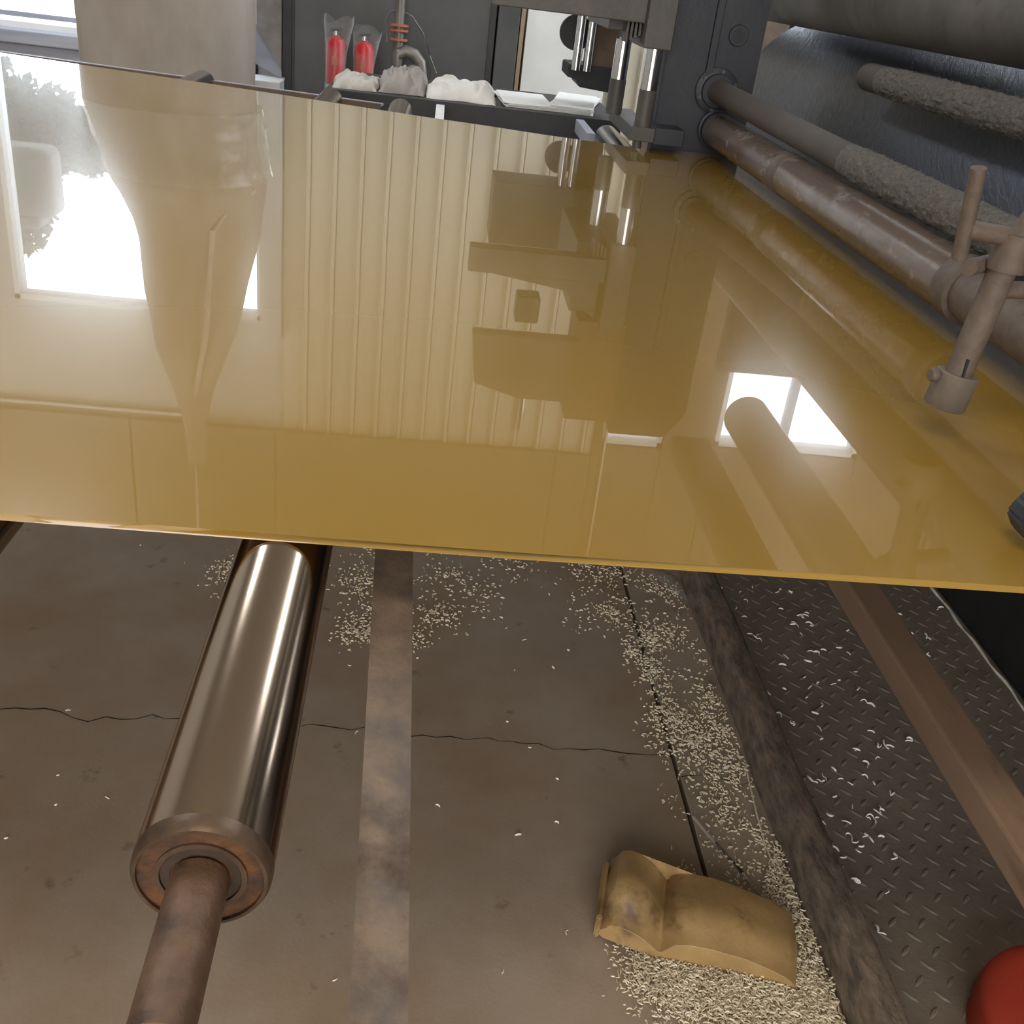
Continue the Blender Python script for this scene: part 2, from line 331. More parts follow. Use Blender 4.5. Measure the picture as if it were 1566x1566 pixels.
# ------------------------------------------------------------------ plastic sheet on the rollers
ZS = .80
outline = [(-1.9, .684), (-.306, .681), (.08, .676), (.507, .6775), (.992, .680), (.992, 2.96), (.766, 2.985), (.523, 2.945), (.30, 2.99), (.123, 3.045), (-.05, 3.085), (-.334, 3.175), (-.7, 3.285), (-1.079, 3.385), (-1.9, 3.60)]
bm = prism(outline, 'z', ZS-.0062, ZS)
ed = [e for e in bm.edges if abs(e.verts[0].co.z-e.verts[1].co.z) < 1e-4]
bmesh.ops.bevel(bm, geom=ed, offset=.0016, segments=3, affect='EDGES', profile=.5)
sh = put('plastic_sheet', bm, 'sheet')
tag(sh, 'large glossy amber-yellow plastic sheet lying flat across the rollers', 'plastic sheet')
for p in sh.data.polygons: p.use_smooth = abs(p.normal.z) < .999

# ------------------------------------------------------------------ conveyor rollers
def roller(xc, y0, y1, label, near=True, R=.0375, far_pin=True, zc=None, sl=0.):
    x_ = xc; X = lambda y: x_+sl*(y-y0)
    zc = ZS-.0064-R if zc is None else zc
    t = thing('conveyor_roller', label, 'roller', (xc, y0, zc), 'steel rollers under the plastic sheet')
    put('barrel', la((X(y0), y0, zc), (X(y1), y1, zc), [(0, R-.0015), (.002, R), (y1-y0-.002, R), (y1-y0, R-.0015)], seg=64), 'roller' if near else 'chrome', t, smooth=True)
    if near:
        c = put('end_cap', la((X(y0-.004), y0-.004, zc), (X(y0+.004), y0+.004, zc), [(0, R*.97), (.001, R*.99), (.007, R*.99)], seg=48), 'rust', t, smooth=True); c['label'] = 'rust-brown end disc'
        bm = bmesh.new()
        # raised rim and bearing rings
        def ring(y, ro, ri, h):
            lathe(bm, (X(y-h), y-h, zc), (X(y), y, zc), [(0, ri), (0, ro), (h, ro), (h, ri), (0, ri)], seg=48, capends=False)
        lathe(bm, (X(y0), y0-.0065, zc), (X(y0), y0+.004, zc), [(0, R*.90), (0, R*.95), (.003, R*.995), (.0105, R*1.008), (.0105, R*.97), (.002, R*.90), (0, R*.90)], seg=56, capends=False); r_ = put('rim', bm, 'rim', c, smooth=True); r_['label'] = 'worn metal rim'
        bm = bmesh.new()
        ring(y0-.0035, R*.66, R*.58, .0022); put('ring', bm, 'rim', c, smooth=True)
        bm = bmesh.new(); ring(y0-.0035, R*.56, R*.44, .0012); put('ring', bm, 'oldrust', c, smooth=True)
        a = put('axle', la((X(y0-.004), y0-.004, zc), (X(y0-.35), y0-.35, zc), [(0, R*.30), (.002, R*.42), (.096, R*.42), (.097, R*.42), (.098, R*.40), (.35, R*.40)], seg=32), 'axle', t, smooth=True)
        a['label'] = 'brown rusty axle'
        rr = [(0, R*.425)]
        for i in range(10): rr += [(.0015+i*.003, R*.45), (.003+i*.003, R*.42)]
        th = put('thread', la((X(y0-.100), y0-.100, zc), (X(y0-.17), y0-.17, zc), rr, seg=32), 'threadrust', a, smooth=True); th['label'] = 'orange rusted thread'
    if far_pin: put('stub', cy((X(y1), y1, zc), (X(y1+.06), y1+.06, zc), .012, seg=16), 'chrome', t)
    return t
roller(-.098, .392, 3.50, 'long brown-tinted steel roller with a rusty end, sticking out toward the viewer', sl=-.011)
roller(-.362, .45, 3.57, 'dark steel roller at the left edge of the photo, under the sheet')
roller(-.79, .55, 3.66, 'steel roller whose rounded far end peeps over the sheet behind the beige bag', near=False)
roller(.535, 1.5, 3.42, 'bright chrome-like roller end just left of the guide carriage', near=False, far_pin=False)
# inclined worn flat bar
def flat_bar():
    bm = bmesh.new()
    pts = [(-.0125, .70, .752), (-.0125, .90, .752)]
    A = Vector((-.0125, .80, .750)); N_ = Vector((.006, .18, .628))
    A2 = Vector((-.030, 1.25, .842-.09))
    path = [(Vector((-.0135, .775, .745)), .0165), (Vector((.0085, .20, .640)), .0185)]
    w0, w1_ = .0165, .0165
    a, b = path[0][0], path[1][0]
    a = a+(a-b)*.10
    d = (b-a).normalized(); s = Vector((1, 0, 0)); s = (s-d*s.dot(d)).normalized(); up = s.cross(d); up = up if up.z > 0 else -up
    n = 24
    rings = []
    for i in range(n+1):
        p = a+(b-a)*(i/n)
        rings.append([bm.verts.new(p+s*sx*w0+up*sz*.004) for sx, sz in ((-1,-1),(1,-1),(1,1),(-1,1))])
    for R1, R2 in zip(rings, rings[1:]):
        for i in range(4): bm.faces.new((R1[i], R1[(i+1)%4], R2[(i+1)%4], R2[i]))
    bm.faces.new(rings[0][::-1]); bm.faces.new(rings[-1])
    bmesh.ops.bevel(bm, geom=[e for e in bm.edges if abs((e.verts[0].co-e.verts[1].co).normalized().dot(d)) > .9], offset=.001, segments=2, affect='EDGES')
    return bm
tag(put('flat_bar', flat_bar(), 'strap'), 'worn flat metal bar right of the long roller, running toward the viewer', 'metal bar')

# ------------------------------------------------------------------ floor steel: beam, checker plate, tube
def long_beam():
    bm = bmesh.new(); prof = [(.632, 0), (.634, .070), (.637, .0765), (.643, .079), (.672, .078), (.679, .075), (.684, .068), (.688, .03), (.692, 0)]
    n = 60; rings = []
    for i in range(n+1):
        y = .55+2.6*i/n; w = .0015*math.sin(y*9)+.001*math.sin(y*23)
        rings.append([bm.verts.new((x+w, y, max(0, z+(.0015*noise.noise(Vector((x*40, y*12, z*30))) if z > 0 else 0)))) for x, z in prof])
    for R1, R2 in zip(rings, rings[1:]):
        for i in range(len(prof)-1): bm.faces.new((R1[i], R1[i+1], R2[i+1], R2[i]))
        bm.faces.new((R1[-1], R1[0], R2[0], R2[-1]))
    bm.faces.new(rings[0][::-1]); bm.faces.new(rings[-1]); return bm
tag(put('floor_beam', long_beam(), 'rust_beam', smooth=True), 'dark rusty steel beam lying on the floor along the checker plate', 'steel beam')

plate = thing('checker_plate', 'brown-grey diamond tread floor plate scattered with white shavings', 'floor plate', (.98, 1.9, 0))
put('plate_base', bx(.693, 1.262, .55, 3.2, -.03, 0, bev=.0008, seg=1), 'tread', plate)
def tread_mesh(ang, w, l, h):
    bm = bmesh.new(); n = 10; top = bm.verts.new((0, 0, h)); R0 = []; R1 = []
    c, s = math.cos(ang), math.sin(ang)
    for i in range(n):
        t = 2*PI*i/n; u = l*math.cos(t); v = w*math.sin(t)*(1-.25*abs(math.cos(t)))
        R0.append(bm.verts.new((u*c-v*s, u*s+v*c, -.0003))); R1.append(bm.verts.new(((u*c-v*s)*.62, (u*s+v*c)*.62, h*.85)))
    for i in range(n):
        bm.faces.new((R0[i], R0[(i+1)%n], R1[(i+1)%n], R1[i])); bm.faces.new((R1[i], R1[(i+1)%n], top))
    me = bpy.data.meshes.new('tread'); bm.to_mesh(me); bm.free(); me.materials.append(M['tread'])
    for p in me.polygons: p.use_smooth = True
    return me
tA = tread_mesh(math.radians(45), .0042, .0145, .0022); tB = tread_mesh(math.radians(-45), .0042, .0145, .0022)
cells = []
for i in range(-2, 12):
    for j in range(-12, 46):
        for k, (ox, oy) in enumerate(((0, 0), (.0238, .0248))):
            X = .768+i*.04725+ox; Y = 1.1085+j*.0499+oy
            if .706 < X < 1.25 and .58 < Y < 3.15: cells.append((X, Y, k))
cells.sort(key=lambda c: (0 if (c[1] > .83 and c[1]/1.2 > 0 and c[0] < .55*(c[1]+.35)) else 1, c[1]))
for X, Y, k in cells[:300]:
    o = bpy.data.objects.new('tread', tB if k else tA); COL.objects.link(o); o.location = (X, Y, 0); o.parent = plate
    o.matrix_parent_inverse = Matrix.Translation(-Vector(plate.location))
bm = bmesh.new()
for X, Y, k in cells[300:]:
    me = (tB if k else tA).copy(); me.transform(Matrix.Translation((X, Y, 0))); bm.from_mesh(me); bpy.data.meshes.remove(me)
o = put('tread_field', bm, 'tread', plate, smooth=True); o['kind'] = 'stuff'

tag(put('square_tube', bx(.622, .671, .20, 2.9, .449, .489, bev=.004), 'brown_tube'), 'brown square steel tube crossing above the checker plate', 'steel tube')
# purple-ish fluff line at plate edge
def fluff_line():
    bm = bmesh.new(); rnd = random.Random(4)
    tube(bm, [(1.262+.003*math.sin(i*1.3)+rnd.uniform(-.001,.001), 1.0+i*.03, .003) for i in range(50)], .003, seg=5, taper=lambda t: .6+.8*abs(math.sin(t*40)))
    return bm
tag(put('fluff_strip', fluff_line(), 'shaving_white', smooth=True), 'thin white line of plastic fluff along the far edge of the checker plate', 'plastic strip')

# ------------------------------------------------------------------ shavings
def curl(V, Fc, p, L, r, rnd, base=0.):
    th = rnd.uniform(0, 2*PI); k = rnd.uniform(-1, 1)*2.6; n = 4; seg = 3
    pts = []; x, y = 0, 0; a = th; zlift = rnd.uniform(.0, .5)
    for i in range(n+1):
        t = i/n; pts.append(Vector((p[0]+x, p[1]+y, p[2]+r*.9+base+L*zlift*math.sin(PI*t)*.5)))
        a += k/n; x += L/n*math.cos(a); y += L/n*math.sin(a)
    b0 = len(V)
    for i, q in enumerate(pts):
        d = (pts[min(i+1, n)]-pts[max(i-1, 0)]).normalized(); s = Vector((-d.y, d.x, 0)).normalized(); u = s.cross(d)
        rr = r*(1 if 0 < i < n else .55)
        for j in range(seg):
            c = 2*PI*j/seg+.5; v = q+s*(rr*math.cos(c))+u*(rr*math.sin(c)); V.append((v.x, v.y, v.z))
    for i in range(n):
        for j in range(seg):
            Fc.append((b0+i*seg+j, b0+i*seg+(j+1)%seg, b0+(i+1)*seg+(j+1)%seg, b0+(i+1)*seg+j))
    Fc.append((b0, b0+1, b0+2)); Fc.append((b0+n*seg, b0+n*seg+2, b0+n*seg+1))
def stuff(name, pts, label, m, L=(.003, .009), r=(.0008, .0018), seed=1):
    rnd = random.Random(seed); V = []; Fc = []
    for p in pts: curl(V, Fc, p, rnd.uniform(*L), rnd.uniform(*r), rnd)
    me = bpy.data.meshes.new(name); me.from_pydata(V, [], Fc); me.update(); me.materials.append(M[m])
    o = bpy.data.objects.new(name, me); COL.objects.link(o); o['kind'] = 'stuff'
    tag(o, label, 'shavings'); return o
rnd = random.Random(11)
def clump(cx, cy_, sx, sy, n, pts, h=.004):
    for _ in range(int(n*1.7)):
        x = rnd.gauss(cx, sx); y = rnd.gauss(cy_, sy)
        d = math.hypot((x-cx)/sx, (y-cy_)/sy); pts.append((x, y, rnd.random()*h*max(0, 1.2-d)))
pts = []
# strip between joint and beam
for _ in range(2000):
    y = rnd.uniform(.85, 2.25); x = rnd.uniform(.45, .628)
    if noise.noise(Vector((x*22, y*14, 3))) > rnd.uniform(-.1, .5): pts.append((x, y, 0))
for cx, cy_, sx, sy, n in [(.50,1.60,.018,.05,150),(.505,1.45,.022,.03,130),(.53,1.38,.03,.03,150),(.58,1.42,.03,.03,130),(.60,1.52,.02,.04,90),(.57,1.30,.025,.03,70),
        (.51,1.72,.02,.03,90),(.44,1.79,.015,.03,60),(.49,2.02,.03,.05,120),(.58,1.90,.03,.03,60),(.56,1.74,.025,.03,60),(.55,1.22,.02,.04,70),(.61,1.15,.012,.04,70),(.545,1.10,.02,.03,50),(.60,1.33,.02,.03,60),(.47,1.66,.01,.02,40)]:
    clump(cx, cy_, sx, sy, n, pts)
pts = [p for p in pts if p[0] < .626]
stuff('shavings', pts, 'cream plastic shavings scattered along the floor joint beside the rusty beam', 'shaving', seed=2)
pts = []
for _ in range(4600):
    y = rnd.uniform(1.62, 2.7); x = rnd.uniform(-.25, .47)
    dens = noise.noise(Vector((x*9, y*6, 7)))*1.2 + (y-1.95)*1.4 + .12
    if dens > rnd.uniform(0, .7): pts.append((x, y, 0))
for cx, cy_, sx, sy, n in [(-.095,1.67,.022,.025,110),(-.04,1.75,.03,.03,90),(-.10,1.85,.03,.04,90),(.075,1.75,.025,.03,80),(.09,1.9,.03,.04,60),(.03,1.66,.012,.02,30),(.24,2.0,.04,.05,60),(.42,1.95,.03,.04,50)]:
    clump(cx, cy_, sx, sy, n, pts)
stuff('shavings', pts, 'cream plastic shavings strewn on the concrete beneath the sheet, right of the long roller', 'shaving', seed=3)
pts = []
clump(-.345, 1.87, .035, .028, 210, pts, .012); clump(-.28, 1.90, .03, .05, 70, pts); clump(-.30, 1.80, .05, .02, 40, pts)
stuff('shavings', pts, 'small yellowish heap of shavings on concrete left of the long roller', 'shaving', seed=4)
pts = []
for _ in range(150):
    x = rnd.uniform(-1.0, .45); y = rnd.uniform(.45, 2.4)
    if rnd.random() < .35+.4*(y-1.2): pts.append((x, y, 0))
stuff('shavings', pts, 'sparse stray white chips dotted across the open concrete floor', 'shaving_white', L=(.004, .011), seed=5)
# dense heap round the lump
pts = []
for _ in range(7500):
    t = rnd.random(); x = .36+.27*t+rnd.gauss(0, .02); y = .93-.14*t*rnd.random()+rnd.gauss(0, .03)-.02
    if x < .628 and y > .72: pts.append((x, y, rnd.random()*.010))
for _ in range(3400):
    x = rnd.uniform(.54, .63); y = rnd.uniform(.78, 1.20)
    if x-.55 > (y-1.0)*.5: pts.append((x, y, rnd.random()*.010))
stuff('shavings', pts, 'dense golden heap of fine plastic shreds around the tan lump', 'shaving', L=(.004, .010), r=(.0006, .0013), seed=6)
# individual curls on the plate
grp = 'white shavings lying on the checker plate'
for k in range(105):
    while True:
        x = rnd.uniform(.70, 1.24); y = rnd.uniform(.85, 1.95)
        if .53*(y+.43) > x and (y < 1.35 or rnd.random() < .45) : break
    V = []; Fc = []
    for q in range(rnd.choice((1, 1, 1, 2, 3))): curl(V, Fc, (0, 0, .0015), rnd.uniform(.008, .018), rnd.uniform(.0011, .0021), rnd)
    me = bpy.data.meshes.new('plastic_shaving'); me.from_pydata(V, [], Fc); me.update(); me.materials.append(M['shaving_white'])
    o = bpy.data.objects.new('plastic_shaving', me); COL.objects.link(o); o.location = (x, y, .0012)
    tag(o, 'small white curled shaving on the diamond tread plate', 'shaving', grp)
# plastic strands on the strip
tag(put('plastic_strand', tb([(.622,1.32,.003),(.612,1.22,.004),(.608,1.15,.003),(.612,1.08,.003),(.620,1.02,.002)], .0016, seg=6), 'shaving', smooth=True), 'thin pale strand curving along the foot of the rusty beam', 'plastic strand')
tag(put('plastic_strand', tb([(.500,1.205,.003),(.525,1.15,.003),(.555,1.09,.003),(.575,1.03,.003),(.60,.99,.004)], .0030, seg=6), 'cloth', smooth=True), 'flat beige strand lying from the joint toward the tan lump', 'plastic strand')
def scrap():
    bm = bmesh.new(); n = 12; g = []
    for i in range(n+1):
        row = []
        for j in range(7):
            u = i/n; v = j/6; x = .505+.125*u; y = 2.05-.20*u+.10*v*(.4+.6*u); z = .004+.010*abs(noise.noise(Vector((u*4, v*4, 1))))+.012*v*(1-v)
            row.append(bm.verts.new((x, y, z)))
        g.append(row)
    for i in range(n):
        for j in range(6): bm.faces.new((g[i][j], g[i+1][j], g[i+1][j+1], g[i][j+1]))
    return bm
tag(put('film_scrap', scrap(), 'film', smooth=True), 'crumpled scrap of clear film on the concrete strip by the beam', 'plastic film')

# ------------------------------------------------------------------ tan lump
def lump():
    # centre line in (u, h): arch, crease, long hump; thickness below
    top = [(-.006,.028),(-.002,.044),(.006,.056),(.012,.070),(.024,.076),(.040,.074),(.056,.066),(.070,.054),(.080,.042),(.086,.034),(.090,.034),(.096,.046),(.108,.055),(.13,.060),(.16,.060),(.19,.056),(.22,.050),(.25,.043),(.275,.035),(.288,.026),(.292,.016)]
    bot = [(.286,.006),(.27,.003),(.23,.004),(.19,.005),(.15,.006),(.12,.006),(.095,.005),(.075,.010),(.06,.016),(.04,.020),(.02,.020),(.004,.020)]
    prof = top+bot; bm = bmesh.new(); rings = []; ny = 10
    for j in range(ny+1):
        v = j/ny; row = []
        for i, (u, h) in enumerate(prof):
            sm = min(1, v/.42); sm = sm*sm*(3-2*sm); kk = .50 if u < .1 else .66
            bul = (kk+(1-kk)*sm)*(1.0-.10*max(0, v-.5)*2)
            uu = .145+(u-.145)*(1-.03*(abs(v-.5)*2)**3); hh = h*bul
            uu += .0020*noise.noise(Vector((u*30, v*3, 1))); hh += .0018*noise.noise(Vector((u*26, v*4, h*30)))
            y = v*.112 - .006*math.sin(u*20)*(1 if v < .5 else .3) - (.012*(1-h/.06) if v < .2 else 0)*.4
            # left arch stands up and leans back
            x = .306+uu*.93+v*.030; yy = .962-uu*.27+y
            row.append(bm.verts.new((x, yy, max(.001, hh))))
        rings.append(row)
    m = len(prof)
    for R1, R2 in zip(rings, rings[1:]):
        for i in range(m): bm.faces.new((R1[i], R1[(i+1)%m], R2[(i+1)%m], R2[i]))
    for R, rev in ((rings[0], True), (rings[-1], False)):
        # fill caps between top and bottom chains
        bm.faces.new(R[::-1] if rev else R)
    bmesh.ops.triangulate(bm, faces=[f for f in bm.faces if len(f.verts) > 4])
    return bm
lo = put('plastic_lump', lump(), 'lump', smooth=True)
tag(lo, 'tan hardened lump of folded purge plastic on the floor in a heap of shavings', 'plastic lump')
put('flap', prism([(.300, .962), (.307, .958), (.331, 1.060), (.324, 1.064)], 'z', .004, .050, bev=.0025), 'lump', lo)
md = lo.modifiers.new('b', 'BEVEL'); md.width = .003; md.segments = 2; md.limit_method = 'ANGLE'; md.angle_limit = math.radians(50)

# ------------------------------------------------------------------ red domed base at bottom right
t = thing('red_disc', 'red painted round flat disc at the bottom right corner over the checker plate', 'machine foot', (.93, .80, 0))
put('disc', la((.93, .80, 0), (.93, .80, 1), [(0, .126), (.004, .130), (.052, .130), (.062, .127), (.068, .120), (.071, .105), (.072, .06), (.0725, .001)], seg=64), 'red', t, smooth=True)
put('hub', la((.985, .775, .070), (.985, .775, 1), [(0, .020), (.012, .020), (.014, .017), (.014, .001)], seg=24), 'red', t, smooth=True)

# ------------------------------------------------------------------ machine on the right
mach = thing('roll_stand', 'dark blue end frame of the roll machine standing at the far right', 'machine', (.73, 3.05, 0))
bm = prism([(.60, 0), (.862, 0), (.862, 1.62), (.80, 1.70), (.62, 1.70), (.60, 1.62)], 'y', 3.0, 3.05, bev=.003)
put('frame_plate', bm, 'navy', mach)
put('hole_rim', la((.790, 2.995, 1.108), (.790, 3.0, 1.108), [(0, .018), (0, .026), (.005, .028), (.006, .018)], seg=28, capends=False), 'navy', mach, smooth=True)
put('hole', cy((.790, 2.996, 1.108), (.790, 2.9995, 1.108), .020, seg=28), 'black', mach)
fg = put('flange', la((.757, 3.0, .965), (.757, 2.975, .965), [(0, .060), (.012, .060), (.014, .056), (.016, .045), (.026, .043), (.026, .03)], seg=36), 'navy', mach, smooth=True)
for a in range(6):
    q = 2*PI*a/6+.4
    put('bolt', cy((.757+.051*math.cos(q), 2.987, .965+.051*math.sin(q)), (.757+.051*math.cos(q), 2.980, .965+.051*math.sin(q)), .006, seg=6), 'greymach', fg)
put('foot_plate', bx(.585, .668, 2.90, 3.0, .818, .862, bev=.002), 'navy', mach)
put('frame_rib', bx(.716, .736, 2.985, 3.0, 1.0, 1.62, bev=.002), 'navy', mach)

def pipe_obj():
    t = thing('guide_pipe', 'thick brown dusty pipe with worn shiny patches above the right of the sheet', 'pipe', (.775, 2.99, .866))
    X, Z = .775, .866
    put('pipe_body', cy((X, 2.96, Z), (X, 1.40, Z), .0450, seg=48), 'dustpipe', t, smooth=True)
    put('collar', la((X, 2.99, Z), (X, 2.95, Z), [(0, .052), (.012, .052), (.014, .047), (.04, .047)], seg=40), 'navy', t, smooth=True)
    put('joint_ring', la((X, 2.305, Z), (X, 2.245, Z), [(0, .0452), (.001, .0462), (.005, .0462), (.006, .0456), (.052, .0456), (.053, .0462), (.058, .0462), (.059, .0452)], seg=48), 'oldtube', t, smooth=True)
    put('end_sleeve', la((X, 1.42, Z), (X, 1.05, Z), [(0, .0455), (.002, .0475), (.045, .0475), (.046, .040), (.37, .040)], seg=40), 'oldtube', t, smooth=True)
    return t
pipe_obj()
def fuzzy(a, b, r, seed, name, mt, parent, amp=.005):
    bm = bmesh.new(); n = int((Vector(b)-Vector(a)).length/.006); seg = 56; d = Vector(b)-Vector(a); rings = []
    for i in range(n+1):
        t = i/n; p = Vector(a)+d*t; ease = min(1, t*12)
        ring = []
        for k in range(seg):
            q = 2*PI*k/seg; rr = r+ease*amp*(noise.noise(Vector((math.cos(q)*5, t*60, math.sin(q)*5+seed)))*.8+.3*noise.noise(Vector((math.cos(q)*14, t*220, math.sin(q)*14+seed)))+.2)
            ring.append(bm.verts.new(p+Vector((rr*math.cos(q), 0, rr*math.sin(q)))))
        rings.append(ring)
    for R1, R2 in zip(rings, rings[1:]):
        for i in range(seg): bm.faces.new((R1[i], R1[(i+1)%seg], R2[(i+1)%seg], R2[i]))
    bm.faces.new(rings[0][::-1]); bm.faces.new(rings[-1])
    o = put(name, bm, mt, parent, smooth=True)
    # hairs
    V = []; Fc = []; rn = random.Random(seed)
    for _ in range(int(5200*d.length)):
        t = rn.random(); q = rn.uniform(0, 2*PI)
        p = Vector(a)+d*t+Vector((math.cos(q), 0, math.sin(q)))*(r+amp*.2)
        L = rn.uniform(.003, .009)*min(1, t*10+.2); dr = (Vector((math.cos(q), 0, math.sin(q)))*.6+Vector((rn.uniform(-1,1), rn.uniform(-1,1), rn.uniform(-1,1)))*.8).normalized()
        s = dr.orthogonal().normalized()*.00035; b0 = len(V)
        e = p+dr*L; mid = p+dr*L*.5+s*4
        V += [tuple(p-s), tuple(p+s), tuple(mid+s), tuple(mid-s), tuple(e)]
        Fc += [(b0, b0+1, b0+2, b0+3), (b0+3, b0+2, b0+4)]
    me = bpy.data.meshes.new('fluff'); me.from_pydata(V, [], Fc); me.update(); me.materials.append(M['fuzz'])
    f = bpy.data.objects.new('fluff', me); COL.objects.link(f); f.parent = o; f['kind'] = 'stuff'
    f.matrix_parent_inverse = Matrix.Identity(4)
    return o
t = thing('coated_rod', 'grey rod coming out of the round flange, its near half coated in fluff', 'rod', (.80, 3.0, .944))
# follow from the flange to the bracket
put('rod_body', cy((.757, 2.985, .965), (.800, 1.95, .944), .0300, seg=32), 'rod', t, smooth=True)
fz = fuzzy((.798, 2.02, .945), (.812, 1.10, .940), .0305, 3, 'fluff_coat', 'fuzz', t); fz['label'] = 'grey dusty fluff coating'
t = thing('coated_rod', 'upper grey rod wrapped in fluff with a bare rounded end, before the dark roll', 'rod', (.977, 2.45, 1.075))
put('rod_body', la((.977, 2.50, 1.072), (.977, 2.2, 1.072), [(0, .010), (.004, .022), (.012, .0285), (.025, .030), (.3, .030)], seg=32), 'rod', t, smooth=True)
fz = fuzzy((.977, 2.38, 1.072), (.977, 1.2, 1.072), .0300, 9, 'fluff_coat', 'fuzz', t); fz['label'] = 'grey dusty fluff coating'

def big_roll(name, label, x, z, r, mt, y0=1.02, y1=3.7):
    t = thing(name, label, 'roll', (x, y0, z))
    put('roll_body', la((x, y0, z), (x, y1, z), [(0, r-.006), (.004, r), (y1-y0-.004, r), (y1-y0, r-.006)], seg=96), mt, t, smooth=True)
    put('journal', cy((x, y0-.12, z), (x, y0, z), .07, seg=32), 'greymach', t, smooth=True)
    put('journal', cy((x, y1, z), (x, y1+.12, z), .07, seg=32), 'greymach', t, smooth=True)
big_roll('calender_roll', 'big dark polished roll with bright scratched sheen behind the pipe', 1.315, .862, .315, 'roll')
t = thing('upper_pipe', 'dusty light grey wide pipe across the top right corner, above the dark roll', 'pipe', (1.08, 3.0, 1.2305))
put('pipe_body', cy((1.08, 5.0, 1.2305), (1.08, .9, 1.2305), .09, seg=64), 'dustroll', t, smooth=True)
put('end_flange', cy((1.08, .9, 1.2305), (1.08, .885, 1.2305), .11, seg=40), 'navy', t, smooth=True)
base = thing('machine_base', 'black machine base in shadow beyond the checker plate at lower right', 'machine', (1.7, 2.0, 0))
put('base_plate', bx(1.275, 2.2, 1.0, 3.6, 0, .46, bev=.006), 'black', base)
put('base_rail', bx(1.272, 1.33, .95, 3.6, .30, .42, bev=.004), 'brown_tube', base)
put('side_post', bx(1.18, 1.62, .80, .86, .0, 1.75, bev=.006), 'navy', base)
put('side_post', bx(1.20, 1.66, 3.84, 3.90, 0, 1.75, bev=.006), 'navy', base)
put('side_cover', bx(1.66, 1.70, .8, 3.9, .46, .95), 'greymach', base)
put('window_blocker', bx(1.66, 1.70, .55, 3.9, 1.36, 1.76), 'greymach', base)  # unseen panel added to block the right window's reflection in the sheet
# near bearing block with rust
t = thing('bearing_block', 'rust-stained dark block where the thick pipe ends at the right edge', 'machine part', (.92, 1.12, .88))
bm = bx(.835, 1.0, 1.085, 1.22, .830, .935, bev=.006); put('block_body', bm, 'rustpanel', t)
put('block_cap', bx(.85, .985, 1.10, 1.205, .935, .955, bev=.004), 'rust', t)

# bracket with sleeve hanging over the sheet
t = thing('tube_bracket', 'brown dusty tube bracket with a grey sleeve at its lower end, over the sheet', 'bracket', (.58, 1.0, .9))
put('tube', tb([(.5725, .998, .850), (.5865, 1.002, 1.000)], .0145, seg=24), 'oldtube', t, smooth=True)
s = put('sleeve', la((.571, 1.0, .832), (.5755, 1.0, .872), [(0, .0185), (.0005, .0215), (.002, .0225), (.039, .0225), (.0403, .021), (.0403, .015)], seg=32), 'sleeve', t, smooth=True); s['label'] = 'grey dusty sleeve'
put('knob', la((.552, .998, .868), (.540, .996, .868), [(0, .004), (.002, .007), (.006, .008), (.010, .006)], seg=16), 'oldtube', s, smooth=True)
put('slot', bx(.5705, .5735, .9835, .9865, .872, .892), 'black', t)
put('clamp', tb([(.5865, 1.0, .985), (.588, 1.0, 1.022)], .0195, seg=20), 'oldtube', t, smooth=True)
put('arm', tb([(.588, 1.0, 1.018), (.612, .99, 1.075), (.66, .98, 1.14)], .013, seg=16), 'oldtube', t, smooth=True)
put('pin', tb([(.5175, .985, 1.082), (.535, 1.0, .992)], .0078, seg=14), 'oldtube', t, smooth=True)
put('cross_rod', tb([(.531, .995, 1.022), (.590, 1.0, 1.018)], .0095, seg=14), 'oldtube', t, smooth=True)
put('support_rod', tb([(.588, 1.0, 1.01), (.80, 1.0, 1.01), (1.0, .90, 1.01), (1.18, .84, 1.01)], .012, seg=12), 'oldtube', t, smooth=True)
t = thing('stub_tubes', 'pair of short open tube ends beside the bracket at the right edge', 'tube', (.6, 1.0, .97))
for (a, b) in (((.548, 1.0, .984), (.62, 1.06, .984)), ((.577, 1.0, .964), (.70, 1.03, .964))):
    o = put('stub', la(a, b, [(0, .0035), (0, .0085), (.002, .009), (.07, .009)], seg=20), 'oldtube', t, smooth=True)
    d = (Vector(b)-Vector(a)).normalized(); put('bore', cy(Vector(a)+d*.0004, Vector(a)+d*.003, .0042, seg=14), 'black', o)
tag(put('lever_grip', prism([(.524, .828), (.530, .842), (.548, .868), (.60, .872), (.60, .81), (.545, .806), (.535, .812)], 'y', .735, .765, bev=.003), 'black'), 'black angular grip poking in at the right edge over the sheet corner', 'grip')

